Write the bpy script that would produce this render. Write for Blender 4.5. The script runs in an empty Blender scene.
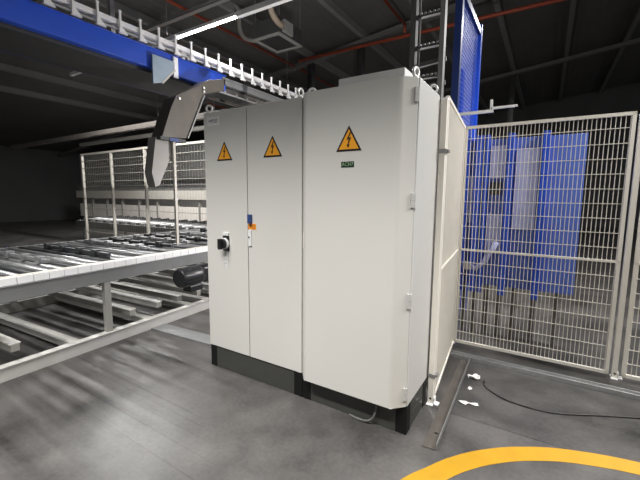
import bpy, bmesh, math, random
from mathutils import Vector, Matrix
random.seed(7)
S = bpy.context.scene
COL = S.collection
PI = math.pi

# ------------------------------------------------------------------ materials
def mat(name, col, rough=0.5, metal=0.0, var=0.08, scale=6.0, bump=0.0, bscale=60.0, emit=0.0, spec=0.5):
    m = bpy.data.materials.new(name); m.use_nodes = True
    nt = m.node_tree; b = nt.nodes['Principled BSDF']
    b.inputs['Roughness'].default_value = rough
    b.inputs['Metallic'].default_value = metal
    b.inputs['Specular IOR Level'].default_value = spec
    tc = nt.nodes.new('ShaderNodeTexCoord')
    n = nt.nodes.new('ShaderNodeTexNoise'); n.inputs['Scale'].default_value = scale; n.inputs['Detail'].default_value = 5
    nt.links.new(tc.outputs['Object'], n.inputs['Vector'])
    r = nt.nodes.new('ShaderNodeValToRGB')
    r.color_ramp.elements[0].position = 0.3; r.color_ramp.elements[1].position = 0.7
    r.color_ramp.elements[0].color = [c * (1 - var) for c in col] + [1]
    r.color_ramp.elements[1].color = [min(1, c * (1 + var)) for c in col] + [1]
    nt.links.new(n.outputs['Fac'], r.inputs['Fac'])
    nt.links.new(r.outputs['Color'], b.inputs['Base Color'])
    if bump:
        n2 = nt.nodes.new('ShaderNodeTexNoise'); n2.inputs['Scale'].default_value = bscale
        nt.links.new(tc.outputs['Object'], n2.inputs['Vector'])
        bp = nt.nodes.new('ShaderNodeBump'); bp.inputs['Strength'].default_value = bump; bp.inputs['Distance'].default_value = 0.01
        nt.links.new(n2.outputs['Fac'], bp.inputs['Height']); nt.links.new(bp.outputs['Normal'], b.inputs['Normal'])
    if emit:
        b.inputs['Emission Color'].default_value = (1, 0.98, 0.95, 1)
        b.inputs['Emission Strength'].default_value = emit
    return m

M = {
 'cab': mat('grey_cabinet_paint', (.60, .588, .553), .42, 0, .012, 2.0, .03, 260),
 'cabside': mat('grey_sheet_paint', (.60, .595, .575), .4, 0, .012, 2.0, .03, 260),
 'plinth': mat('dark_plinth_paint', (.046, .047, .042), .45, 0, .08),
 'plinthblack': mat('black_plinth_corner', (.006, .006, .006), .65, 0, .1, spec=.25),
 'black': mat('black_plastic', (.010, .010, .011), .42, 0, .1),
 'motor': mat('black_motor_paint', (.016, .017, .019), .38, 0, .15),
 'seam': mat('dark_gasket', (.02, .02, .02), .7),
 'orange': mat('sign_orange', (.84, .36, .02), .35, 0, .03),
 'ink': mat('sign_black', (.012, .010, .009), .4),
 'plate': mat('white_plate', (.62, .62, .60), .3, 0, .03),
 'palelabel': mat('pale_label', (.74, .74, .73), .35, 0, .03),
 'clearlabel': mat('film_label', (.66, .655, .64), .25, 0, .02),
 'green': mat('label_dark_green', (.006, .022, .008), .4),
 'greentext': mat('label_pale_green', (.28, .44, .26), .4),
 'blueplate': mat('blue_tag', (.030, .060, .19), .35),
 'labelorange': mat('label_orange', (.80, .30, .03), .4, 0, .03),
 'labelbrown': mat('label_print', (.48, .14, .015), .4),
 'steel': mat('bright_steel', (.62, .61, .60), .32, .9, .06, 12),
 'zinc': mat('galvanised_steel', (.46, .46, .46), .42, .75, .12, 14),
 'zincdull': mat('dull_galvanised_steel', (.30, .30, .295), .5, .5, .12, 14),
 'ladder': mat('ladder_zinc', (.20, .20, .195), .55, .2, .12, 14),
 'ladderdark': mat('dark_ladder_zinc', (.085, .085, .085), .6, .2, .12, 14),
 'hinge': mat('hinge_grey', (.46, .455, .44), .6, 0, .03),
 'fencewire': mat('fence_wire_paint', (.42, .40, .36), .5, 0, .03),
 'eye': mat('zinc_eyebolt', (.75, .75, .73), .35, .5, .05),
 'cream': mat('cream_fence_paint', (.84, .80, .72), .45, 0, .02),
 'creampale': mat('cream_machine_paint', (.60, .57, .51), .5, 0, .03),
 'white': mat('white_paint', (.93, .93, .93), .4, 0, .03),
 'whitewarm': mat('white_panel_paint', (.86, .81, .75), .5, 0, .03),
 'railwhite': mat('white_rail_paint', (.80, .79, .80), .38, 0, .03),
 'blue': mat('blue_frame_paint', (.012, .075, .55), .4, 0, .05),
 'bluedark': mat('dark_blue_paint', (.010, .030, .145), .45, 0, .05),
 'bluelight': mat('blue_mesh_paint', (.045, .11, .56), .5, 0, .06),
 'lavender': mat('lavender_sheet', (.42, .45, .70), .5, 0, .06),
 'bluesheet': mat('blue_sheet', (.07, .13, .46), .5, 0, .06),
 'tarp': mat('pale_blue_sheet', (.30, .38, .46), .35, 0, .1),
 'greysteel': mat('grey_conveyor_paint', (.19, .195, .195), .45, 0, .06),
 'frame': mat('grey_frame_paint', (.30, .295, .27), .5, 0, .08),
 'framelight': mat('pale_frame_paint', (.55, .54, .51), .45, 0, .06),
 'chute': mat('brushed_chute_sheet', (.125, .112, .094), .42, .3, .14, 4),
 'brownsteel': mat('brown_grey_steel', (.125, .112, .10), .5, .2, .1),
 'roller': mat('roller_steel', (.34, .345, .35), .35, .5, .2, 10),
 'rollerdark': mat('roller_rubber', (.03, .032, .035), .5, 0, .15),
 'purlin': mat('purlin_grey', (.21, .21, .205), .6, 0, .06),
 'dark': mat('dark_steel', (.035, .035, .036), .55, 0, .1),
 'rafter': mat('rafter_grey', (.17, .168, .16), .6, 0, .06),
 'red': mat('sprinkler_red', (.36, .065, .03), .5, 0, .1),
 'brass': mat('sprinkler_brass', (.7, .66, .58), .35, .6, .05),
 'duct': mat('dark_unit_paint', (.055, .056, .056), .55, 0, .08),
 'unitframe': mat('unit_frame_grey', (.36, .355, .34), .5, 0, .05),
 'grille': mat('dark_grille', (.02, .019, .018), .6, 0, .2),
 'hose': mat('beige_hose', (.42, .34, .26), .55, 0, .08),
 'greyhose': mat('grey_hose', (.30, .285, .27), .55, 0, .08),
 'cable': mat('grey_cable', (.11, .108, .102), .5),
 'yellow': mat('yellow_floor_paint', (.45, .24, .007), .5, 0, .06, 9),
 'tube': mat('lit_tube', (1, 1, 1), .5, 0, 0, 6, 0, 60, 14.0),
 'lampwhite': mat('lamp_trunking_white', (.74, .735, .72), .45, 0, .02),
 'paper': mat('white_paper', (.72, .71, .69), .7, 0, .03),
 'tray': mat('scuffed_steel_sheet', (.125, .112, .10), .26, .4, .14, 7),
 'clad': mat('grey_cladding', (.24, .235, .225), .6, 0, .07, 9),
 'wall': mat('hall_wall', (.10, .10, .10), .8, 0, .08, 1),
 'funnel': mat('pale_drop_sheet', (.27, .26, .24), .45, 0, .05),
}

def floor_material():
    m = bpy.data.materials.new('polished_concrete'); m.use_nodes = True
    nt = m.node_tree; N = nt.nodes; L = nt.links; b = N['Principled BSDF']
    tc = N.new('ShaderNodeTexCoord')
    def noise(scale, detail, vscale=None):
        n = N.new('ShaderNodeTexNoise'); n.inputs['Scale'].default_value = scale; n.inputs['Detail'].default_value = detail
        if vscale:
            mp = N.new('ShaderNodeMapping'); mp.inputs['Scale'].default_value = vscale
            L.new(tc.outputs['Object'], mp.inputs['Vector']); L.new(mp.outputs['Vector'], n.inputs['Vector'])
        else: L.new(tc.outputs['Object'], n.inputs['Vector'])
        return n
    def math_(op, a, bb=None, clamp=False):
        x = N.new('ShaderNodeMath'); x.operation = op; x.use_clamp = clamp
        for i, v in enumerate((a, bb)):
            if v is None: continue
            if isinstance(v, (int, float)): x.inputs[i].default_value = v
            else: L.new(v, x.inputs[i])
        return x.outputs[0]
    cloud = noise(1.5, 7); blot = noise(4.5, 6); fine = noise(38, 4); shade_streak = noise(1.0, 3, (.28, 9.0, 1))
    sep = N.new('ShaderNodeSeparateXYZ'); L.new(tc.outputs['Object'], sep.inputs[0])
    v = math_('ADD', math_('MULTIPLY', math_('SUBTRACT', cloud.outputs['Fac'], .5), 1.9), 1.0)
    v = math_('ADD', v, math_('MULTIPLY', math_('SUBTRACT', blot.outputs['Fac'], .5), 1.2))
    v = math_('ADD', v, math_('MULTIPLY', math_('SUBTRACT', fine.outputs['Fac'], .5), .7))
    # shadow and reflection stripes along x, painted into the slab colour left of the cabinet
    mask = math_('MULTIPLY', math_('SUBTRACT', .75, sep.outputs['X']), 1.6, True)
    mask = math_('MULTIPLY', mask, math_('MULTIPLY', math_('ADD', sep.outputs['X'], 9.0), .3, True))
    v = math_('ADD', v, math_('MULTIPLY', mask, math_('MULTIPLY', math_('SUBTRACT', shade_streak.outputs['Fac'], .5), 2.0)))
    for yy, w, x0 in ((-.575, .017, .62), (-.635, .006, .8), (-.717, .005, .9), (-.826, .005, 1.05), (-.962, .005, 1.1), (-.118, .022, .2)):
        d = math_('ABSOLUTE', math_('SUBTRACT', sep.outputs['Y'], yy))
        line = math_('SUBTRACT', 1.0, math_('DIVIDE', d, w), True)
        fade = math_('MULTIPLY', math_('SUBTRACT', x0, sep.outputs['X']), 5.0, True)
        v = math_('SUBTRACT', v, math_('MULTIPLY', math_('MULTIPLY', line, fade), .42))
    # slab beyond the joint, in a darker tone
    slab = math_('MULTIPLY', math_('GREATER_THAN', sep.outputs['Y'], .415), math_('GREATER_THAN', sep.outputs['X'], 1.0))
    v = math_('SUBTRACT', v, math_('MULTIPLY', slab, .2))
    joint = math_('LESS_THAN', math_('ABSOLUTE', math_('SUBTRACT', sep.outputs['Y'], .415)), .006)
    v = math_('SUBTRACT', v, math_('MULTIPLY', math_('MULTIPLY', joint, math_('GREATER_THAN', sep.outputs['X'], 1.0)), .45))
    pale = math_('MULTIPLY', math_('LESS_THAN', math_('ABSOLUTE', math_('SUBTRACT', sep.outputs['X'], .095)), .004), math_('LESS_THAN', math_('ABSOLUTE', math_('ADD', sep.outputs['Y'], .2)), .2))
    v = math_('ADD', v, math_('MULTIPLY', pale, .35))
    mx = N.new('ShaderNodeMix'); mx.data_type = 'RGBA'; mx.blend_type = 'MULTIPLY'; mx.inputs[0].default_value = 1
    mx.inputs[6].default_value = (.076, .072, .069, 1)
    comb = N.new('ShaderNodeCombineXYZ')
    for i in range(3): L.new(v, comb.inputs[i])
    L.new(comb.outputs[0], mx.inputs[7])
    L.new(mx.outputs[2], b.inputs['Base Color'])
    rr = math_('ADD', math_('MULTIPLY', cloud.outputs['Fac'], .22), .26)
    L.new(rr, b.inputs['Roughness'])
    b.inputs['Specular IOR Level'].default_value = .45
    return m
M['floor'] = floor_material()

def deck_material(name, col, axis, freq, depth=.25):
    m = mat(name, col, .7, 0, .10, 1.3)
    nt = m.node_tree; b = nt.nodes['Principled BSDF']
    tc = nt.nodes.new('ShaderNodeTexCoord')
    w = nt.nodes.new('ShaderNodeTexWave'); w.bands_direction = axis; w.inputs['Scale'].default_value = freq
    nt.links.new(tc.outputs['Object'], w.inputs['Vector'])
    bp = nt.nodes.new('ShaderNodeBump'); bp.inputs['Strength'].default_value = depth; bp.inputs['Distance'].default_value = .03
    nt.links.new(w.outputs['Fac'], bp.inputs['Height']); nt.links.new(bp.outputs['Normal'], b.inputs['Normal'])
    return m
M['deck'] = deck_material('dark_roof_deck', (.115, .113, .107), 'X', 1.6)
M['clad'] = deck_material('ribbed_grey_cladding', (.235, .23, .22), 'X', 2.2, .07)

# ------------------------------------------------------------------ mesh helpers
class MB:
    def __init__(s): s.bm = bmesh.new(); s.mi = 0
    def _mark(s, faces):
        for f in faces: f.material_index = s.mi
        return s
    def box(s, x0, x1, y0, y1, z0, z1):
        v = [s.bm.verts.new(p) for p in ((x0,y0,z0),(x1,y0,z0),(x1,y1,z0),(x0,y1,z0),(x0,y0,z1),(x1,y0,z1),(x1,y1,z1),(x0,y1,z1))]
        return s._mark([s.bm.faces.new([v[i] for i in q]) for q in ((3,2,1,0),(4,5,6,7),(0,1,5,4),(1,2,6,5),(2,3,7,6),(3,0,4,7))])
    def cbox(s, c, d): return s.box(c[0]-d[0]/2, c[0]+d[0]/2, c[1]-d[1]/2, c[1]+d[1]/2, c[2]-d[2]/2, c[2]+d[2]/2)
    def bar(s, p0, p1, w, h, up=(0,0,1)):
        p0, p1 = Vector(p0), Vector(p1); d = (p1-p0).normalized(); u = Vector(up)
        if abs(d.dot(u)) > .99: u = Vector((0,1,0))
        r = d.cross(u).normalized(); u = r.cross(d)
        ring = [r*w/2*a + u*h/2*b for a, b in ((-1,-1),(1,-1),(1,1),(-1,1))]
        A = [s.bm.verts.new(p0+q) for q in ring]; B = [s.bm.verts.new(p1+q) for q in ring]
        fs = [s.bm.faces.new((A[i], A[(i+1)%4], B[(i+1)%4], B[i])) for i in range(4)]
        fs += [s.bm.faces.new(A[::-1]), s.bm.faces.new(B)]
        return s._mark(fs)
    def tube(s, pts, r, n=10, radii=None):
        pts = [Vector(p) for p in pts]; rings = []
        for i, p in enumerate(pts):
            d = (pts[min(i+1, len(pts)-1)] - pts[max(i-1, 0)]).normalized()
            if i == 0: a = d.orthogonal().normalized()
            else: a = (a - d*a.dot(d)).normalized()
            b = d.cross(a); rad = radii[i] if radii else r
            rings.append([s.bm.verts.new(p + (a*math.cos(t) + b*math.sin(t))*rad) for t in [2*PI*k/n for k in range(n)]])
        fs = []
        for A, B in zip(rings, rings[1:]):
            for k in range(n):
                f = s.bm.faces.new((A[k], A[(k+1)%n], B[(k+1)%n], B[k])); f.smooth = n > 6; fs.append(f)
        fs += [s.bm.faces.new(rings[0][::-1]), s.bm.faces.new(rings[-1])]
        return s._mark(fs)
    def prism(s, poly, axis, a, b):
        def P(u, v, w): return {'x': (w,u,v), 'y': (u,w,v), 'z': (u,v,w)}[axis]
        A = [s.bm.verts.new(P(u,v,a)) for u, v in poly]; B = [s.bm.verts.new(P(u,v,b)) for u, v in poly]; n = len(poly)
        fs = [s.bm.faces.new((A[i], A[(i+1)%n], B[(i+1)%n], B[i])) for i in range(n)]
        fs += [s.bm.faces.new(A[::-1]), s.bm.faces.new(B)]
        return s._mark(fs)
    def torus(s, c, R, r, rz=0, n=20, k=8):
        c = Vector(c); rot = Matrix.Rotation(rz, 3, 'Z'); V = []
        for i in range(n):
            t = 2*PI*i/n
            V.append([s.bm.verts.new(c + rot @ Vector(((R + r*math.cos(q))*math.cos(t), r*math.sin(q), (R + r*math.cos(q))*math.sin(t)))) for q in [2*PI*j/k for j in range(k)]])
        fs = []
        for i in range(n):
            for j in range(k):
                f = s.bm.faces.new((V[i][j], V[(i+1)%n][j], V[(i+1)%n][(j+1)%k], V[i][(j+1)%k])); f.smooth = True; fs.append(f)
        return s._mark(fs)
    def build(s, name, m, parent=None, bevel=0, seg=2):
        bmesh.ops.recalc_face_normals(s.bm, faces=s.bm.faces)
        me = bpy.data.meshes.new(name); s.bm.to_mesh(me); s.bm.free()
        for x in (m if isinstance(m, (list, tuple)) else [m]): me.materials.append(M[x])
        o = bpy.data.objects.new(name, me); COL.objects.link(o)
        if parent: o.parent = parent; o.matrix_parent_inverse = Matrix.Translation(-parent.location) if False else Matrix.Identity(4)
        if bevel:
            md = o.modifiers.new('edge', 'BEVEL'); md.width = bevel; md.segments = seg; md.limit_method = 'ANGLE'; md.angle_limit = math.radians(25)
        return o

def tag(o, label, cat, group=None):
    o['label'] = label; o['category'] = cat
    if group: o['group'] = group
    return o
def thing(name, label, cat, loc=(0,0,0), group=None, rz=0):
    o = bpy.data.objects.new(name, None); COL.objects.link(o); o.empty_display_size = .1
    o.location = loc; o.rotation_euler = (0,0,rz)
    return tag(o, label, cat, group)
def dup(root, loc, label, group=None, rz=None):
    r = root.copy(); COL.objects.link(r); r.location = loc
    if rz is not None: r.rotation_euler = (0,0,rz)
    r['label'] = label
    if group: r['group'] = group
    for ch in list(root.children):
        c = ch.copy(); COL.objects.link(c); c.parent = r
        for g in ch.children:
            d = g.copy(); COL.objects.link(d); d.parent = c
    return r
def struct(o): o['kind'] = 'structure'; return o

def text_part(name, body, size, m, parent, loc, rot=(PI/2,0,0), sx=1.0):
    cu = bpy.data.curves.new(name, 'FONT'); cu.body = body; cu.size = size; cu.extrude = .0006
    cu.align_x = 'CENTER'; cu.align_y = 'CENTER'
    t = bpy.data.objects.new(name + '_source', cu); COL.objects.link(t)
    dg = bpy.context.evaluated_depsgraph_get(); dg.update()
    me = bpy.data.meshes.new_from_object(t.evaluated_get(dg)); me.name = name
    bpy.data.objects.remove(t); bpy.data.curves.remove(cu)
    me.materials.clear(); me.materials.append(M[m])
    o = bpy.data.objects.new(name, me); COL.objects.link(o); o.parent = parent
    o.location = loc; o.rotation_euler = rot; o.scale = (sx, 1, 1)
    return o

# ------------------------------------------------------------------ camera
cam = bpy.data.cameras.new('camera'); co = bpy.data.objects.new('camera', cam); COL.objects.link(co)
f = Vector((-.52668377, .84146695, -.1205719)); r = Vector((.84708095, .53139787, .0083764)); u = Vector((-.07112011, .09772245, .99266926))
co.matrix_world = Matrix(((r.x,u.x,-f.x,2.4685),(r.y,u.y,-f.y,-2.1006),(r.z,u.z,-f.z,1.5172),(0,0,0,1)))
cam.sensor_width = 36; cam.lens = 36*359.3033/640; cam.clip_start = .05; cam.clip_end = 200
S.camera = co

# ------------------------------------------------------------------ setting
ZR = lambda x: 6.28 + .117*(x + 2.5)          # underside of the roof deck, rising towards +x
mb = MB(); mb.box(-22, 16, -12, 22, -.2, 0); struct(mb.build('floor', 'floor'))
mb = MB(); mb.prism([(-22, ZR(-22)), (16, ZR(16)), (16, ZR(16)+.2), (-22, ZR(-22)+.2)], 'y', -12, 22); struct(mb.build('ceiling', 'deck'))
mb = MB(); mb.box(-22, 16, 22, 22.2, 0, 9); struct(mb.build('wall_back', 'wall'))
mb = MB(); mb.box(-22.2, -22, -12, 22, 0, 5); struct(mb.build('wall_left', 'wall'))

# purlins (run along y), one object each
def px_(x): return ZR(x)
pl_x = [-13.0, -11.2, -9.55, -7.85, -6.15, -4.25, -2.4, -.7, 1.0, 2.7, 4.4, 6.1]
for i, x in enumerate(pl_x):
    mb = MB(); z = ZR(x)
    mb.box(x-.05, x+.05, -12, 22, z-.17, z); mb.box(x-.065, x+.065, -12, 22, z-.185, z-.168)
    struct(mb.build('beam_%d' % (i+1), 'purlin'))
for i, y in enumerate((1.6, 8.0, 14.6)):
    mb = MB()
    for a, b_, w in ((.19, .30, .05), (.295, .325, .10)):
        mb.prism([(-22, ZR(-22)-b_), (16, ZR(16)-b_), (16, ZR(16)-a), (-22, ZR(-22)-a)], 'y', y-w, y+w)
    struct(mb.build('beam_%d' % (i+20), 'rafter'))
for i, (x, y) in enumerate(((-2.5, 8.05), (-4.27, 8.05), (1.0, 14.6), (-6.15, 14.6))):
    mb = MB(); z = ZR(x)-.3
    mb.box(x-.09, x+.09, y-.012, y+.012, 0, z); mb.box(x-.09, x-.07, y-.09, y+.09, 0, z); mb.box(x+.07, x+.09, y-.09, y+.09, 0, z)
    struct(mb.build('column_%d' % (i+1), 'dark'))
# partition of ribbed cladding on the far left
mb = MB(); mb.box(-21.9, -4.8, 9.0, 9.12, 0, 3.95); struct(mb.build('wall_partition', 'clad'))

# painted line on the floor: a strip swept along a curve
def catmull(P, n=10):
    out = []
    for i in range(1, len(P)-2):
        p0, p1, p2, p3 = [Vector(P[i+k]) for k in (-1, 0, 1, 2)]
        for k in range(n):
            t = k/n
            out.append(.5*((2*p1) + (p2-p0)*t + (2*p0-5*p1+4*p2-p3)*t*t + (3*p1-p0-3*p2+p3)*t**3))
    return out
outer = catmull([(1.70,-.95),(1.80,-.65),(1.912,-.352),(1.994,-.205),(2.093,-.045),(2.232,.118),(2.43,.28),(2.70,.42),(3.1,.52),(3.8,.56),(5.5,.56),(7.5,.56),(8,.56)], 8)
mb = MB(); prev = None
for i, p in enumerate(outer):
    d = (outer[min(i+1, len(outer)-1)] - outer[max(i-1, 0)]).normalized(); n = Vector((d.y, -d.x))
    q = p + n*.118
    V = [mb.bm.verts.new((a.x, a.y, z)) for a, z in ((p, .0002), (q, .0002), (q, .002), (p, .002))]
    if prev:
        for k in range(4): mb.bm.faces.new((prev[k], prev[(k+1)%4], V[(k+1)%4], V[k]))
    prev = V
struct(mb.build('floor_marking', 'yellow'))

# ------------------------------------------------------------------ the two switchgear cabinets
PZ, TZ = .195, 2.195
wA, XB, D = 1.0, 1.811, .457

def sign_part(parent, ax, az, w, h, y):
    mb = MB(); x0, x1, zb = ax-w/2, ax+w/2, az-h
    mb.mi = 0; mb.prism([(x0, zb), (x1, zb), (ax, az)], 'y', y-.0015, y)
    cz = zb + h*.36; k = .78
    mb.mi = 1; mb.prism([((px-ax)*k+ax, (pz-cz)*k+cz) for px, pz in ((x0, zb), (x1, zb), (ax, az))], 'y', y-.0022, y-.001)
    mb.mi = 0
    u_ = h/146
    bolt = [(6,112),(-14,66),(1,72),(-7,38),(-14,40),(-2,16),(6,42),(-1,40),(15,84),(1,78),(13,110)]
    mb.prism([(ax + (a*1.05)*u_, zb + b_*u_*.93 + 2*u_) for a, b_ in bolt], 'y', y-.0029, y-.0018)
    return mb.build('warning_sign', ['ink', 'orange'], parent)

def eye_bolt(parent, x, y, rz, R=.026):
    mb = MB(); mb.torus((x, y, TZ+.014+R), R, .009, rz)
    mb.tube([(x,y,TZ), (x,y,TZ+.012)], .02, 12)
    return mb.build('eye_bolt', 'eye', parent)

def plinth_parts(parent, x0, x1, y0=.009):
    for xa in (x0, x1):
        for ya in (y0, D-.009):
            sx = 1 if xa == x0 else -1; sy = 1 if ya == y0 else -1
            mb = MB(); mb.box(min(xa, xa+sx*.075), max(xa, xa+sx*.075), min(ya, ya+sy*.075), max(ya, ya+sy*.075), 0, PZ-.004)
            mb.build('plinth_corner', 'plinthblack', parent, .003)
    mb = MB(); mb.box(x0+.075, x1-.075, D-.019, D-.011, .002, PZ-.006); mb.build('plinth_rear_panel', 'plinth', parent)
    mb = MB(); mb.box(x0+.075, x1-.075, y0+.002, y0+.012, .002, PZ-.006)
    for sx in (x0+.10, x1-.10):
        for z in (.05, .145): mb.tube([(sx, y0-.001, z), (sx, y0+.004, z)], .006, 8)
    mb.build('plinth_panel', 'plinth', parent)

cabA = thing('switchgear_cabinet', 'wide pale grey electrical cabinet with two doors and black rotary switch', 'electrical cabinet')
mb = MB(); mb.box(0, wA-.002, .026, D, PZ, TZ); mb.build('body', 'cabside', cabA, .004)
mb = MB(); mb.box(.012, wA-.012, .012, .028, PZ+.01, TZ-.01); mb.build('door_gasket', 'seam', cabA)
d1 = MB(); d1.box(.0, .4755, 0, .024, PZ, TZ-.001); d1 = d1.build('door', 'cab', cabA, .004)
d2 = MB(); d2.box(.4825, wA-.002, 0, .024, PZ, TZ-.001); d2 = d2.build('door', 'cab', cabA, .004)
sign_part(d1, .236, 1.950, .176, .152, 0); sign_part(d2, .736, 1.956, .178, .154, 0)
mb = MB(); mb.box(.045, .182, -.0015, 0, 2.083, 2.152); np_ = mb.build('name_plate', 'palelabel', d1)
np_['label'] = 'pale plate with dark lettering'
np_.parent = d1
# lettering belongs to the plate: merge by making it a part of the door
text_part('plate_lettering', '+MYLD', .042, 'ink', d1, (.113, -.002, 2.118), sx=.82)
mb = MB(); mb.box(.200, .272, -.008, 0, 1.060, 1.185)
sw = mb.build('switch_plate', 'black', d1, .004)
mb = MB(); mb.tube([(.228, -.006, 1.122), (.228, -.026, 1.122)], .047, 28); mb.build('switch_ring', 'palelabel', d1)
mb = MB(); mb.tube([(.228, -.026, 1.122), (.228, -.050, 1.122)], .040, 24); mb.bar((.228, -.064, 1.165), (.228, -.064, 1.078), .022, .034, (0, 1, 0)); mb.box(.186, .246, -.056, -.048, 1.085, 1.16)
mb.build('switch_knob', 'black', d1, .003)
mb = MB(); mb.box(.203, .266, -.010, 0, 1.188, 1.216); mb.build('switch_label', 'palelabel', d1, .002)
mb = MB(); mb.box(.206, .256, -.0012, 0, .918, 1.054); mb.mi = 1
for z in (.95, .985, 1.02): mb.box(.214, .216+.03*((z*1000)%3+1)/4, -.0018, -.001, z, z+.004)
for a, b_ in ((.206, .2075), (.2545, .256)): mb.box(a, b_, -.0018, -.001, .918, 1.054)
mb.build('instruction_label', ['clearlabel', 'zincdull'], d1)
# latch, blue tag and orange label of the second door
mb = MB(); mb.box(.488, .521, -.010, 0, 1.122, 1.250); mb.build('latch_plate', 'palelabel', d2, .003)
mb = MB(); mb.tube([(.499, -.0105, 1.192), (.499, -.0125, 1.192)], .007, 10); mb.build('keyhole', 'ink', d2)
mb = MB(); mb.box(.492, .527, -.022, 0, 1.302, 1.372); mb.build('blue_tag', 'blueplate', d2, .002)
mb = MB(); mb.box(.4845, .566, -.0016, 0, 1.254, 1.300); mb.build('orange_label', 'labelorange', d2)
text_part('label_lettering', 'A0', .05, 'labelbrown', d2, (.527, -.0024, 1.277))
for x, y, rz in ((.032, .035, .5), (.032, .415, .5), (.962, .035, 1.5), (.962, .415, .4)): eye_bolt(cabA, x, y, rz, .025)
plinth_parts(cabA, .0, wA-.002)

cabB = thing('switchgear_cabinet', 'taller-looking grey cabinet whose single raised door has chamfered sides', 'electrical cabinet')
cabB['label'] = 'pale grey electrical cabinet with one raised chamfered door and small green label'
mb = MB(); mb.box(wA+.002, XB, .010, D, PZ, TZ); mb.build('body', 'cabside', cabB, .004)
poly = [(wA+.006, .008), (wA+.012, -.004), (wA+.072, -.0745), (1.7286, -.0745), (XB-.008, .002), (XB-.008, .008)]
mb = MB(); mb.prism(poly, 'z', PZ, TZ-.001)
dB = mb.build('door', 'cab', cabB)
md = dB.modifiers.new('edge', 'BEVEL'); md.width = .018; md.segments = 4; md.limit_method = 'ANGLE'; md.angle_limit = math.radians(38)
# only soften the upright edges
bw = dB.data.attributes.new('bevel_weight_edge', 'FLOAT', 'EDGE')
for e in dB.data.edges:
    a, b_ = [dB.data.vertices[v].co for v in e.vertices]
    if abs(a.z-b_.z) > 1 and a.y < -.05: bw.data[e.index].value = 1.0
    else: bw.data[e.index].value = .12
md.limit_method = 'WEIGHT'
for p in dB.data.polygons: p.use_smooth = False
sign_part(dB, 1.405, 1.953, .178, .156, -.0745)
mb = MB(); mb.box(1.354, 1.444, -.0765, -.0745, 1.699, 1.734); mb.build('green_label', 'green', dB)
text_part('label_lettering', 'ACH7', .031, 'greentext', dB, (1.399, -.0772, 1.7165), sx=1.0)
mb = MB(); mb.bar((wA+.030, -.025, 1.155), (wA+.030, -.025, 1.265), .028, .003, (-.77, -.64, 0)); mb.build('tape_strip', 'cream', dB)
for z0, z1 in ((2.056, 2.140), (1.454, 1.541), (.838, .932), (.240, .326)):
    mb = MB(); mb.bar((XB-.010, -.008, z0), (XB-.010, -.008, z1), .026, .010, (.7, -.71, 0))
    mb.mi = 1; mb.bar((XB-.010, -.008, (z0+z1)/2-.002), (XB-.010, -.008, (z0+z1)/2+.002), .027, .011, (.7, -.71, 0))
    mb.build('hinge', ['hinge', 'zincdull'], cabB, .002)
mb = MB(); mb.box(1.232, 1.690, .09, .40, TZ, TZ+.100); mb.build('roof_vent_box', 'lampwhite', cabB, .005)
for x, y, rz in ((1.035, .075, .6), (1.05, .415, .6), (1.776, .035, 1.32), (1.776, .415, .6)): eye_bolt(cabB, x, y, rz, .025)
plinth_parts(cabB, wA+.002, XB)
mb = MB(); mb.box(XB-.012, XB-.004, .085, D-.085, .004, .186); mb.box(XB-.006, XB-.001, .085, D-.085, .088, .094)
mb.build('plinth_side_panel', 'plinth', cabB)
# grey cable dropping over the plinth
pts = catmull([(1.612,-.006,.23),(1.612,-.006,.190),(1.610,-.010,.14),(1.603,-.016,.085),(1.578,-.018,.040),(1.535,-.018,.017),(1.47,-.012,.009),(1.40,.0,.009),(1.36,.0,.009)], 6)
mb = MB(); mb.tube(pts, .008, 10); tag(mb.build('power_cable', 'cable'), 'grey cable curving down the dark plinth to the floor', 'cable')

# ------------------------------------------------------------------ vertical cable ladder behind the cabinet
lad = thing('cable_ladder', 'galvanised vertical cable ladder rising behind the cabinet', 'cable ladder', (1.626, .75, 0))
LZ = ZR(1.6) - .17
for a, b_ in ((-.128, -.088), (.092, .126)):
    mb = MB(); mb.box(a, b_, -.03, .03, 0, LZ); mb.build('side_rail', 'ladderdark' if a < 0 else 'ladder', lad)  # left rail has a darker colour than the right
mb = MB(); mb.tube([(-.062, -.005, 0), (-.062, -.005, LZ-.1)], .006, 8); mb.build('earth_rod', 'ladder', lad)
for k in range(1, 27):
    z = 2.428 + .222*(k-11)
    if z < .1 or z > LZ-.1: continue
    mb = MB(); mb.box(-.09, .094, -.022, .02, z-.016, z-.010); mb.box(-.09, .094, .012, .018, z-.016, z+.018)
    mb.mi = 1
    for q in range(5): mb.box(-.062+q*.032, -.046+q*.032, -.024, .012, z-.004, z+.014)
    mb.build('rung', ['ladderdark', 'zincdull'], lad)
for z in (2.53, 2.36):
    mb = MB(); mb.bar((-.09, .045, z), (.13, .045, z+.02), .03, .03); mb.build('wall_bracket', 'ladderdark', lad)

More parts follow.
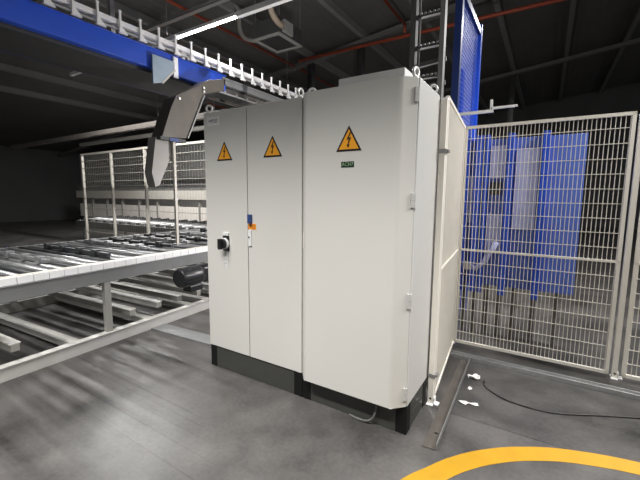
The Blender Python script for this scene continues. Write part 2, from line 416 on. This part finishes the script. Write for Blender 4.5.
# ------------------------------------------------------------------ right-hand mesh fence
def mesh_panel(parent, p0, p1, z0, z1, vp, hp, vw, hw, m, fr=.02, mid=True, frm=None, sd=1):
    p0, p1 = Vector(p0 + (0,)), Vector(p1 + (0,)); d = p1-p0; Ln = d.length; d.normalize()
    up = Vector((0,0,1)); nrm = Vector((d.y, -d.x, 0))
    fb = MB()
    for z in (z0+fr/2, z1-fr/2) + ((1.0,) if mid else ()):
        fb.bar(p0+up*z, p1+up*z, fr, fr if z != 1.0 else fr*.7)
    for p in (p0+d*fr/2, p1-d*fr/2): fb.bar(p+up*z0, p+up*z1, fr, fr)
    fb.build('panel_frame', frm or m, parent)
    wb = MB(); n = int(Ln/vp)
    for i in range(1, n): wb.bar(p0+d*i*Ln/n+up*z0, p0+d*i*Ln/n+up*z1, vw, vw)
    k = int((z1-z0)/hp)
    for i in range(1, k): wb.bar(p0+nrm*vw*sd+up*(z0+i*(z1-z0)/k), p1+nrm*vw*sd+up*(z0+i*(z1-z0)/k), hw, hw)
    return wb.build('wire_mesh', m, parent)

def fence_post(parent, x, y, feet=True):
    mb = MB(); mb.box(x-.019, x+.019, y-.02, y+.02, .004, 2.165); mb.build('post', 'cream', parent, .002)
    mb = MB(); mb.box(x-.022, x+.024, y-.045, y+.045, 0, .006); mb.box(x+.024, x+.058, y-.018, y+.03, 0, .006); mb.box(x+.024, x+.030, y-.018, y+.03, 0, .05)
    mb.tube([(x+.044, y+.006, .006), (x+.044, y+.006, .016)], .009, 8); mb.build('foot_plate', 'white', parent)
    mb = MB(); mb.tube([(x+.002, y-.021, .045), (x+.002, y-.026, .045)], .008, 8); mb.build('foot_bolt', 'ink', parent)
    mb = MB(); mb.box(x-.021, x+.021, y-.022, y+.022, 2.162, 2.180); mb.build('post_cap', 'white', parent)
fs_ = thing('mesh_fence', 'cream wire mesh fence section running back from the cabinet side, with bolted post', 'fence')
fence_post(fs_, 1.843, .47)
for z in (1.83, .22):
    mb = MB(); mb.box(1.820, 1.872, .444, .496, z-.014, z+.014); mb.box(1.85, 1.882, .46, .51, z-.010, z+.010); mb.build('post_clamp', 'zincdull', fs_, .002)
corner = (1.747, 1.665)
mesh_panel(fs_, (1.852, .495), corner, .03, 2.20, .030, .11, .0062, .004, 'cream', .022, sd=-1)
fb_ = thing('mesh_fence', 'cream wire mesh fence section in front of the blue machine', 'fence', (0,0,0), 'wire fence sections across the back')
mesh_panel(fb_, (1.745, 1.69), (3.02, 1.69), .03, 2.20, .031, .115, .0052, .0055, 'cream', .026)
fence_post(fb_, 1.700, 1.705)
dup(fb_, (1.36, 0, 0), 'cream wire mesh fence section furthest right along the back')
# floor channel
mb = MB(); mb.prism([(1.362,.001),(1.441,.001),(1.441,.035),(1.425,.035),(1.425,.007),(1.378,.007),(1.378,.035),(1.362,.035)], 'x', 1.79, 4.9)
tag(mb.build('floor_channel', 'zinc'), 'long grey steel channel across the floor at the fence', 'floor channel')
# sheet-metal strip with one upturned flange
sh = MB()
A_, B_, C_, D_ = (1.926,-.037), (2.014,-.030), (1.972,1.350), (1.886,1.345)
sh.prism([A_, B_, C_, D_], 'z', .002, .005)
sh.mi = 2; sh.prism([(B_[0]-.004, B_[1]), B_, C_, (C_[0]-.004, C_[1])], 'z', .004, .046)
sh.mi = 1
for t, q in ((.12, .55), (.88, .6)):
    cx = A_[0]+(D_[0]-A_[0])*t + .09*q; cy = A_[1]+(D_[1]-A_[1])*t
    sh.tube([(cx, cy, .005), (cx, cy, .0062)], .011, 12)
tag(sh.build('metal_strip', ['tray', 'ink', 'zincdull']), 'long scuffed sheet-metal strip with an upturned edge lying on the floor', 'metal strip')
# paper bits and cable
def scrap(cx, cy, L, W, H, seed, label, rz=0):
    rnd = random.Random(seed); mb = MB(); nx, ny = 7, 4; V = []
    for i in range(nx):
        row = []
        for j in range(ny):
            x = (i/(nx-1)-.5)*L; y = (j/(ny-1)-.5)*W*(.7+.3*math.sin(i*1.7+seed))
            c, s_ = math.cos(rz), math.sin(rz)
            row.append(mb.bm.verts.new((cx + x*c - y*s_ + rnd.uniform(-1,1)*.006, cy + x*s_ + y*c + rnd.uniform(-1,1)*.006, .004 + rnd.random()*H)))
        V.append(row)
    for i in range(nx-1):
        for j in range(ny-1): mb.bm.faces.new((V[i][j], V[i+1][j], V[i+1][j+1], V[i][j+1]))
    o = mb.build('paper_scrap', 'paper'); md = o.modifiers.new('thick', 'SOLIDIFY'); md.thickness = .0015
    tag(o, label, 'paper scrap', 'white paper scraps on the floor')
scrap(2.055, 1.03, .09, .08, .03, 2, 'crumpled white paper scrap at the end of the thin black cable')
scrap(2.085, .60, .13, .035, .012, 5, 'long flat white paper scrap beside the metal strip, nearest the camera', .25)
scrap(2.055, .83, .03, .05, .012, 9, 'tiny white paper scrap lying between the two larger scraps')
pts = catmull([(2.10,1.02,.006),(2.125,1.03,.006),(2.14,1.01,.006),(2.14,.96,.006),(2.20,.88,.006),(2.34,.80,.006),(2.6,.80,.006),(2.9,.95,.006),(3.2,1.1,.006),(3.3,1.15,.006)], 6)
mb = MB(); mb.tube(pts, .005, 8); tag(mb.build('thin_cable', 'ink'), 'thin black cable trailing over the floor by the fence', 'cable')

# ------------------------------------------------------------------ blue guarded machine behind the fence
bl = thing('guarded_machine', 'tall blue machine with blue mesh guard behind the cream fence', 'machine')
bx0, bx1, by0, by1, bt = .55, 1.615, 1.80, 2.92, 3.62
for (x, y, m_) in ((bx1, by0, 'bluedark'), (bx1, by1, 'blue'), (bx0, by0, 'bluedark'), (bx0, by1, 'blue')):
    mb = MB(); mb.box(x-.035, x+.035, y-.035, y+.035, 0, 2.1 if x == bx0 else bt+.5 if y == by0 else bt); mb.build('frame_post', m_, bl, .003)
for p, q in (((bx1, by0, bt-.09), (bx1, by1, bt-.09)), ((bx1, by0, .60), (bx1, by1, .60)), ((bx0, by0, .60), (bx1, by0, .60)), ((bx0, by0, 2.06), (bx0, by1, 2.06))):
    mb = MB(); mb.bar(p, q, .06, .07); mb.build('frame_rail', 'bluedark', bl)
mb = MB()
n = 20
for i in range(n): y = by0+.05+(by1-by0-.1)*i/(n-1); mb.bar((bx1, y, .62), (bx1, y, bt-.1), .0045, .0045)
for z in [.66 + .045*k for k in range(64)]: mb.bar((bx1-.003, by0, z), (bx1-.003, by1, z), .006, .006)
mb.build('guard_mesh', 'bluelight', bl)
mb = MB(); mb.box(bx1-.045, bx1-.038, by0+.06, by1-.06, .7, bt-.12); mb.build('inner_sheet', 'lavender', bl)
mb = MB(); mb.box(bx1-.07, bx1-.01, 2.16, 2.26, .62, 2.9); mb.box(bx1-.07, bx1-.01, 2.40, 2.46, .62, 2.2); mb.build('lift_column', 'blue', bl, .003)
# lower infeed in front, seen through the fence
mb = MB(); mb.box(1.68, 2.75, 2.10, 2.55, .58, 2.12); mb.build('infeed_housing', 'bluesheet', bl, .004)
for q, (xa, xb) in enumerate(((1.70, 1.745), (1.80, 1.87), (1.895, 1.93), (2.1, 2.16), (2.4, 2.46))):
    mb = MB(); mb.box(xa, xb, 2.03, 2.10, .5, 2.16); mb.build('infeed_column', 'blue', bl, .003)
for xa, xb, za, zb in ((1.95, 2.09, 1.72, 2.05), (1.95, 2.09, .95, 1.35), (2.18, 2.38, 1.2, 2.0), (1.75, 1.795, 1.25, 1.75)):
    mb = MB(); mb.box(xa, xb, 2.075, 2.098, za, zb); mb.build('pale_panel', 'lavender', bl)
mb = MB(); mb.box(1.96, 2.06, 2.04, 2.098, 1.55, 1.68); mb.build('junction_box', 'ink', bl, .004)
for xa in (1.72, 1.83, 1.95, 2.08, 2.22, 2.40, 2.60):
    mb = MB(); mb.box(xa, xa+.04, 2.15, 2.20, 0, .58); mb.build('lower_strut', 'brownsteel', bl)

mb = MB(); mb.tube([(1.78, 2.04, .80), (1.86, 2.02, .76), (1.94, 2.02, .82), (2.0, 2.02, .95), (2.06, 2.02, 1.06)], .028, 10); mb.build('hose_loop', 'lavender', bl)
mb = MB(); mb.box(1.74, 1.82, 2.0, 2.08, .74, .82); mb.build('connector', 'creampale', bl, .008)
mb = MB(); mb.bar((bx1+.005, by0-.045, 2.335), (1.98, by0-.045, 2.335), .025, .028); mb.bar((1.96, by0-.045, 2.335), (1.96, by0-.045, 2.44), .02, .02); mb.bar((1.96, by0-.045, 2.36), (2.18, by0-.045, 2.36), .02, .02)
mb.build('support_arm', 'white', bl)

# ------------------------------------------------------------------ left: roller conveyor at waist height
cv = thing('roller_conveyor', 'grey roller conveyor with white side plates left of the cabinet', 'conveyor', (-1.25, .38, 0), None, .065)
Y0, Y1 = -2.3, 2.75; W = 2.1
mb = MB(); mb.box(-.04, 0, Y0, Y1, .645, .775); mb.box(-.05, .012, Y0, Y1, .770, .778); mb.build('side_beam', 'greysteel', cv, .003)
mb = MB(); mb.box(-W, -W+.04, Y0, Y1, .645, .84); mb.build('far_side_beam', 'greysteel', cv)
k = 0; y = Y0
while y < Y1-.02:
    y1 = min(y+.118, Y1)
    mb = MB(); mb.box(-.022, -.004, y+.003, y1-.003, .781, .842); mb.build('side_plate', 'white', cv)
    y = y1; k += 1
mb = MB(); mb.box(-.075, -.023, Y0, Y1, .835, .846); mb.build('top_flange', 'creampale', cv)
k = 0; y = Y0+.08
while y < Y1:
    mb = MB(); mb.tube([(-W+.05, y, .815), (-.09, y, .815)], .028, 10); mb.build('roller', 'rollerdark' if k % 3 == 0 else 'roller', cv)
    y += .115; k += 1
for q, y in enumerate((-1.55, -.95, -.42, .12, .40, .77, 1.05, 1.5, 2.1)):
    mb = MB(); z = .872
    mb.box(-1.72+.1*(q%3), -.28-.12*(q%2), y-.022, y+.022, z-.02, z+.018)
    for xx in (-1.5, -1.15, -.8, -.5): mb.box(xx-.05, xx+.02, y-.045, y+.03, z-.03, z+.04)
    mb.build('transfer_bar', 'rollerdark' if q % 2 == 0 else 'roller', cv, .004)
for y in (-1.9, -.62, 1.65, 2.6):
    mb = MB(); mb.box(-.055, -.005, y-.03, y+.03, .12, .645); mb.build('leg', 'frame', cv)
    mb = MB(); mb.box(-W, -W+.05, y-.03, y+.03, .12, .645); mb.build('leg', 'frame', cv)
mb = MB(); mb.box(-.05, 0, Y0, Y1, .0, .125); mb.box(-.06, .02, Y0, Y1, .118, .128); mb.build('base_rail', 'framelight', cv, .002)
mb = MB(); mb.box(-W, -W+.05, Y0, Y1, 0, .125); mb.build('base_rail', 'frame', cv)
for y in (-1.4, -.35, -.02, .28, .58, .88, 1.3, 1.9):
    mb = MB(); mb.box(-W, -.03, y-.03, y+.03, .215, .275); mb.mi = 1; mb.box(-W, -.03, y-.04, y+.04, .275, .285); mb.build('cross_member', ['frame', 'framelight'], cv)
for y in (-.9, -.1, .5, .8, 1.2):
    mb = MB(); mb.box(-W, -.03, y-.05, y+.05, .04, .10); mb.build('floor_tie', 'framelight', cv)
mb = MB(); mb.box(-.08, .95, -.16, .02, .001, .012); mb.build('base_plate', 'greysteel', cv)
# gear motor hung from the side beam
mt = thing('gear_motor', 'black electric gear motor hanging under the conveyor side beam', 'motor', (-1.185, .745, .495), None, .065)
mb = MB()
ang = []
mb.tube([(-.01,-.185,.03), (-.01,-.17,.03), (-.01,.10,.03), (-.01,.15,.03), (-.01,.175,.03)], .12, 22, [.098,.114,.114,.104,.07]); mb.build('housing', 'motor', mt)
mb = MB()
for q in range(18):
    t = 2*PI*q/18; c, s_ = math.cos(t), math.sin(t)
    mb.bar((-.01+.115*c, -.15, .03+.115*s_), (-.01+.115*c, .09, .03+.115*s_), .012, .006, (c, 0, s_))
mb.build('cooling_fins', 'motor', mt)
mb = MB(); mb.cbox((-.01, .03, -.115), (.14, .20, .08)); mb.build('terminal_box', 'motor', mt, .012)
mb = MB(); mb.cbox((-.02, .24, .02), (.12, .13, .19)); mb.build('gearbox', 'motor', mt, .02)
mb = MB(); mb.box(-.055, .02, -.14, .28, .112, .147); mb.build('mounting_plate', 'black', mt)

# second conveyor with dense rollers further back, and the raised cream one over it
c2 = thing('cross_conveyor', 'grey conveyor of dense small rollers crossing behind the first one', 'conveyor', (-2.6, 4.1, -.27))
mb = MB(); mb.box(-9, .9, -.03, .03, .66, .86); mb.mi = 1; mb.box(-9, .9, -.04, .05, .86, .875); mb.build('side_beam', ['greysteel', 'zincdull'], c2)
mb = MB(); mb.box(-9, .9, 1.5, 1.56, .66, .90); mb.build('far_side_beam', 'greysteel', c2)
for q in range(60):
    x = -8.9+.16*q
    mb = MB(); mb.tube([(x, .05, .86+.03*(q%3)), (x, 1.48, .90+.03*((q+1)%3))], .045, 8); mb.build('roller', ('roller', 'rollerdark', 'zinc')[(q*7)%3], c2)
for x in (-8.5, -6, -3.5, -1, .7):
    mb = MB(); mb.box(x-.04, x+.04, -.02, .06, .27, .66); mb.build('leg', 'frame', c2)
c3 = thing('raised_conveyor', 'raised cream conveyor beam with white panels under it at the far left', 'conveyor', (-8, 7.0, 0))
mb = MB(); mb.box(-10, 4.2, 0, .5, 1.35, 1.70); mb.build('lower_beam', 'creampale', c3)
mb = MB(); mb.box(-10, 4.2, .1, .5, 1.72, 1.95); mb.box(-10, 4.2, .02, .1, 1.90, 1.95); mb.build('upper_beam', 'zinc', c3)
for q in range(10):
    x = -9.9+1.32*q
    mb = MB(); mb.box(x, x+1.22, .1, .16, .42, 1.06); mb.build('white_panel', 'whitewarm', c3)
    mb = MB(); mb.box(x+1.22, x+1.32, .08, .18, 0, 1.35); mb.build('leg', 'frame', c3)

# mesh fence behind the conveyor
lf = thing('safety_fence', 'pale wire fence standing behind the roller conveyor', 'fence', (0, 3.45, 0))
for x in (-9.5, -7.9, -6.3, -1.8):
    mb = MB(); mb.box(x-.03, x+.03, -.03, .03, 0, 2.72); mb.build('post', 'creampale', lf)
mb = MB(); mb.bar((-9.5, 0, 2.70), (-1.8, 0, 2.70), .05, .05); mb.build('top_rail', 'creampale', lf)
mb = MB()
for z in (.4, 1.1, 1.4, 1.70, 1.90, 2.10, 2.30, 2.50): mb.bar((-9.5, 0, z), (-1.8, 0, z), .013, .013)
for q in range(77): mb.bar((-9.5+q*.1, .008, .4), (-9.5+q*.1, .008, 2.7), .0028, .0028)
mb.build('wire_mesh', 'fencewire', lf)

# ------------------------------------------------------------------ overhead conveyor, blue then grey
ov = thing('overhead_conveyor', 'overhead conveyor with blue side beam at upper left', 'conveyor', (-2.0, 0, 0))
mb = MB(); mb.box(-.10, 0, -2.6, 2.16, 3.16, 3.41); mb.box(-.10, .02, -2.6, 2.16, 3.395, 3.41); mb.build('blue_side_beam', 'blue', ov, .004)
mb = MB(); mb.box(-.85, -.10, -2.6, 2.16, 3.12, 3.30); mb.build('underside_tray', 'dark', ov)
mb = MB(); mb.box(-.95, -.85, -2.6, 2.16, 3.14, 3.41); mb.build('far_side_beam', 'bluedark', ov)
mb = MB(); mb.box(0.0, .03, 1.195, 1.265, 3.12, 3.39); mb.build('joint_plate', 'white', ov)
mb = MB(); mb.box(-.03, .01, 2.09, 6.6, 3.350, 3.375); mb.box(-.06, 0, 2.09, 6.6, 3.265, 3.350); mb.build('grey_side_beam', 'greysteel', ov)
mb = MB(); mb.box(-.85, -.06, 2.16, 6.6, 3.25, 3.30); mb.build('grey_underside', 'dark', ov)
for x in (-.12, -.34, -.58):
    mb = MB(); mb.box(x-.035, x+.035, 2.16, 6.5, 3.175, 3.25); mb.build('underside_rib', 'brownsteel', ov)
mb = MB(); mb.box(-.03, 0.0, 2.0, 3.0, 3.128, 3.150); mb.build('lower_tray_edge', 'zinc', ov)
mb = MB(); mb.box(-.30, -.03, 2.0, 3.0, 3.128, 3.136); mb.build('lower_tray', 'dark', ov)
for y in (2.05, 2.95):
    mb = MB(); mb.box(-.28, -.24, y-.02, y+.02, 3.13, 3.27); mb.build('tray_bracket', 'zincdull', ov)
for q in range(4):
    mb = MB(); mb.cbox((-.012, 2.15+q*.25, 3.163), (.03, .03, .026)); mb.build('tray_clip', 'steel', ov)
for y in (-.4, .9):
    mb = MB(); mb.bar((-.9, y, 3.4), (-.9, y, ZR(-2.9)-.17), .06, .06); mb.build('hanger_rod', 'zincdull', ov)
for q, y in enumerate((-.1, .55)):
    pass
# white guide rail with upright prongs above it
gr = thing('guide_rail', 'white rail with a row of upright prongs above the overhead conveyor', 'rail', (-2.0, 0, 0))
mb = MB(); mb.box(-.05, .03, -2.6, 6.4, 3.515, 3.575); mb.build('rail_bar', 'railwhite', gr, .004)
mb = MB(); mb.box(.02, .04, -2.6, 6.4, 3.445, 3.470); mb.build('lower_rod', 'zinc', gr)
for q in range(-16, 18):
    y = 1.728 + .252*q
    mb = MB(); mb.bar((.05, y, 3.44), (.05, y, 3.665), .02, .022); mb.cbox((.05, y, 3.66), (.026, .03, .02)); mb.prism([(y-.012, 3.50), (y+.012, 3.50), (y+.085, 3.42), (y-.02, 3.42)], 'x', .03, .062)
    mb.build('prong', 'railwhite', gr)
for y in (-1.5, 1.38, 4.4):
    mb = MB(); mb.bar((-.01, y, 3.412), (-.01, y, 3.52), .03, .05); mb.bar((-.01, y-.10, 3.43), (-.01, y, 3.52), .025, .03); mb.bar((-.01, y+.10, 3.43), (-.01, y, 3.52), .025, .03); mb.build('rail_bracket', 'steel', gr)
# sheet-metal chute under the conveyor
ch = thing('metal_chute', 'grey sheet-metal chute bending down from the overhead conveyor', 'chute', (-2.0, 0, 0))
mb = MB(); mb.prism([(1.90,3.250),(1.607,3.158),(1.42,3.02),(1.272,2.930),(1.047,2.800),(.965,2.640),(.816,2.253),(1.197,2.290),(1.397,2.700),(1.47,2.86),(1.51,2.929),(1.565,2.969),(1.90,3.079)], 'x', .01, .25)
mb.build('chute_body', 'chute', ch, .006)
mb = MB(); mb.prism([(1.42,3.035),(1.272,2.945),(1.04,2.812),(.955,2.645),(.806,2.253),(.822,2.253),(.972,2.635),(1.055,2.79),(1.28,2.918),(1.43,3.01)], 'x', .248, .268); mb.build('edge_flange', 'brownsteel', ch)
mb = MB(); mb.prism([(1.21,2.287),(1.407,2.69),(1.48,2.85),(1.52,2.92),(1.505,2.925),(1.462,2.86),(1.39,2.70),(1.195,2.29)], 'x', .248, .268); mb.build('edge_flange', 'zincdull', ch)
for y, z in ((1.09, 2.785), (1.50, 3.02), (1.50, 2.97)):
    mb = MB(); mb.tube([(.25, y, z), (.272, y, z)], .016, 8); mb.build('bolt', 'steel', ch)
mb = MB(); mb.prism([(.775,2.255),(1.10,2.262),(.80,1.646),(.74,1.62),(.70,1.8)], 'x', .02, .18); mb.build('drop_curtain', 'funnel', ch)
mb = MB(); mb.box(.18, .262, .79, 1.17, 2.222, 2.262); mb.build('outlet_bracket', 'duct', ch)
mb = MB(); mb.box(.262, .268, .92, 1.05, 2.215, 2.262); mb.build('blue_plate', 'blueplate', ch)
sp = thing('support_post', 'slim white post standing on the conveyor under the chute outlet', 'post', (-1.790, 1.010, .848))
mb = MB(); mb.box(-.018, .018, -.018, .018, 0.01, 1.368); mb.build('post', 'creampale', sp, .003)
mb = MB(); mb.box(-.04, .04, -.04, .04, 0, .01); mb.build('foot_plate', 'zinc', sp)
for z in (.6, 1.05):
    mb = MB(); mb.box(-.023, .023, -.025, .025, z, z+.02); mb.build('collar', 'creampale', sp)
# pale sheet leaning on the blue beam
mb = MB(); mb.prism([(.86, 3.31), (1.185, 3.31), (1.185, 3.21), (.99, 2.99), (.86, 2.95)], 'x', .035, .06)
mb.mi = 1; mb.bar((.05, .99, 2.985), (.05, 1.19, 3.205), .03, .024)
sheet = mb.build('guard_sheet', ['tarp', 'framelight']); sheet.location.x = -2.0; tag(sheet, 'pale blue-grey guard sheet fixed at the left end of the blue beam', 'guard sheet')
# dark bars seen below the overhead line
for q, (y, z, m_, lab) in enumerate(((2.6, 2.98, 'brownsteel', 'brown-grey support beam just below the overhead conveyor'), (4.6, 3.3, 'frame', 'grey support beam further back below the overhead conveyor'))):
    mb = MB(); mb.bar((-12, y, z), (-1.4, y, z), .10, .10); tag(mb.build('support_beam', m_), lab, 'beam', 'support beams below the overhead conveyor')
lp = thing('low_pipe', 'low red pipe on hanger rods, seen through the gap beside the chute', 'pipe')
mb = MB(); mb.tube([(-12, 6.4, 3.75), (-3.0, 6.4, 3.75)], .045, 10); mb.build('pipe', 'red', lp)
for x in (-10, -7, -4):
    mb = MB(); mb.tube([(x, 6.4, 3.79), (x, 6.4, ZR(x))], .007, 6); mb.build('hanger_rod', 'zincdull', lp)

# ------------------------------------------------------------------ ceiling services
lt = thing('linear_lamp', 'long white ceiling lamp trunking with one lit tube', 'lamp', (0, 2.0, 4.1))
mb = MB(); mb.box(-6.6, -2.93, -.03, .03, 0, .07); mb.box(-1.555, .40, -.035, .035, 0, .075); mb.box(-2.93, -1.555, -.022, .022, .03, .08); mb.build('trunking', 'lampwhite', lt, .004)
mb = MB(); mb.box(-2.93, -1.56, -.02, .02, .004, .03); mb.build('lit_tube', 'tube', lt, .01)
for x in (-6.0, -3.2, -.6):
    mb = MB(); mb.tube([(x, 0, .07), (x, 0, ZR(x)-.1-4.1)], .004, 6); mb.build('hanger_wire', 'dark', lt)

ac = thing('ceiling_unit', 'dark boxy ventilation unit with grey-framed grille under the roof', 'ventilation unit', (0,0,5.0))
mb = MB(); mb.box(-3.42, -2.66, 4.37, 5.24, .02, .36); mb.build('housing', 'duct', ac, .01)
mb = MB()
for a in ((-3.42,-3.34,4.37,5.24), (-2.74,-2.66,4.37,5.24), (-3.34,-2.74,4.37,4.45), (-3.34,-2.74,5.16,5.24)): mb.box(*a, 0, .03)
mb.build('grille_frame', 'unitframe', ac)
mb = MB()
for q in range(14): y = 4.47+q*.05; mb.bar((-3.34, y, .02), (-2.74, y, .02), .02, .006)
mb.build('grille', 'grille', ac)
hz = lambda P: [(x, y, z-5.0) for x, y, z in P]
mb = MB(); mb.tube(catmull(hz([(-2.60,3.96,6.3),(-2.60,3.96,6.2),(-2.60,3.97,5.8),(-2.59,3.975,5.5),(-2.58,3.99,5.33),(-2.58,4.07,5.215),(-2.58,4.23,5.145),(-2.59,4.40,5.13),(-2.60,4.52,5.13)]), 6), .06, 12); mb.build('beige_hose', 'hose', ac)
mb = MB(); mb.tube(catmull(hz([(-4.6,4.6,6.5),(-4.35,4.6,6.15),(-4.1,4.6,5.95),(-4.06,4.6,5.7),(-4.03,4.6,5.45),(-3.9,4.6,5.25),(-3.70,4.6,5.15),(-3.5,4.6,5.1),(-3.3,4.6,5.1)]), 6), .05, 12); mb.build('grey_hose', 'greyhose', ac)
mb = MB(); mb.box(-2.66, -2.58, 4.46, 4.62, .06, .31); mb.box(-2.66, -2.60, 4.62, 4.80, .06, .32); mb.build('control_box', 'unitframe', ac, .01)
for x, y in ((-3.38, 4.42), (-2.70, 4.42), (-3.38, 5.2), (-2.70, 5.2)):
    mb = MB(); mb.tube([(x, y, .36), (x, y, ZR(x)-5.0)], .008, 6); mb.build('hanger_rod', 'zincdull', ac)

mb = MB(); mb.tube([(-4.6, 7.81, 5.83), (8, 7.81, 5.83)], .045, 10)
pm = mb.build('sprinkler_main', 'red'); tag(pm, 'red sprinkler main running sideways under the roof beam', 'pipe')
def branch(x, y0, y1, z, label, heads):
    t = thing('sprinkler_branch', label, 'pipe', (x, 0, z), 'red sprinkler branches under the roof')
    mb = MB(); mb.tube([(0, y0, 0), (0, y1, 0)], .035, 10); mb.build('pipe', 'red', t)
    if z > 6: mb = MB(); mb.tube([(0, y1-.035, 0), (0, y1-.035, -.215)], .035, 10); mb.build('drop_pipe', 'red', t)
    for y in heads:
        mb = MB(); mb.tube([(0, y, -.03), (0, y, -.09), (0, y, -.10)], .02, 8, [.018, .018, .035]); mb.build('sprinkler_head', 'brass', t)
    return t
branch(-1.1, -9, 7.845, 6.12, 'red sprinkler branch joining the main left of the cable ladder', (3.0, 7.6))
branch(-4.87, -9, 15, 5.75, 'red sprinkler branch passing beside the ventilation unit', (4.4, 8.0))
branch(-9.4, -9, 15, 5.2, 'red sprinkler branch at the far left of the roof', (5.0, 9.0))
# cross tray / second trunking near the top left corner
tr = thing('cable_tray', 'grey cable tray crossing the roof at the top left corner', 'cable tray', (0, 3.7, 5.6))
mb = MB(); mb.box(-14, -3.2, -.06, .06, 0, .012); mb.box(-14, -3.2, -.06, -.05, 0, .07); mb.box(-14, -3.2, .05, .06, 0, .07); mb.build('tray', 'zinc', tr)
for x in (-12, -8, -4):
    mb = MB(); mb.tube([(x, 0, .012), (x, 0, ZR(x)-5.6)], .006, 6); mb.build('hanger_rod', 'zincdull', tr)

# ------------------------------------------------------------------ light
W_ = bpy.data.worlds.new('hall'); S.world = W_; W_.use_nodes = True
bg = W_.node_tree.nodes['Background']; bg.inputs[0].default_value = (1, .99, .98, 1); bg.inputs[1].default_value = .22
def area(name, loc, sx, sy, power, rot=(0,0,0), col=(1,.985,.96), spread=PI):
    l = bpy.data.lights.new(name, 'AREA'); l.shape = 'RECTANGLE'; l.size = sx; l.size_y = sy; l.energy = power; l.color = col; l.spread = spread
    o = bpy.data.objects.new(name, l); COL.objects.link(o); o.location = loc; o.rotation_euler = rot; return o
def spot(name, loc, target, power, deg, blend, rad=.3, col=(1,.985,.96)):
    l = bpy.data.lights.new(name, 'SPOT'); l.energy = power; l.spot_size = math.radians(deg); l.spot_blend = blend; l.shadow_soft_size = rad; l.color = col
    o = bpy.data.objects.new(name, l); COL.objects.link(o); o.location = loc
    o.rotation_euler = (Vector(target)-Vector(loc)).to_track_quat('-Z', 'Y').to_euler(); return o
area('tube_light', (-2.25, 2.0, 4.07), 1.35, .06, 60)
area('tube_uplight', (-2.25, 2.0, 4.22), 2.5, .08, 26, (PI, 0, 0))
area('row_light_left', (-5, 2.0, 4.07), 3, .1, 230)
area('row_light_far_left', (-9, 5.0, 4.6), 4, .2, 330)
area('row_light_right', (4.6, 1.5, 3.9), .3, 1.6, 255)
area('added_aisle_fill', (3.5, -.6, 4.4), 1.5, .1, 22)  # added unseen light, brightens the fence wires and infeed from the front
area('row_light_behind_fence', (3.4, 4.6, 4.4), 3, .2, 160)
area('row_light_back', (-2, 12, 5.6), 6, .2, 160)
for i, x in enumerate((-1.6, -.35, .9, 2.15, 3.4)):
    spot('added_front_spot', (x, -3.2, 5.6), (x, -3.2, 0), 585, 88, .28, .2)  # added unseen spots, cone edge shaped to leave the cabinet tops darker
l = bpy.data.lights.new('added_fill_lamp', 'POINT'); l.energy = 230; l.shadow_soft_size = .12; l.color = (1, .95, .88)  # added point light hidden behind the cabinet, lifts ceiling and overhead parts
o = bpy.data.objects.new('added_fill_lamp', l); COL.objects.link(o); o.location = (.4, 2.6, 1.7)

S.view_settings.view_transform = 'Standard'; S.view_settings.look = 'None'
S.view_settings.gamma = 1.0; S.view_settings.use_curve_mapping = False; S.view_settings.exposure = 0.0
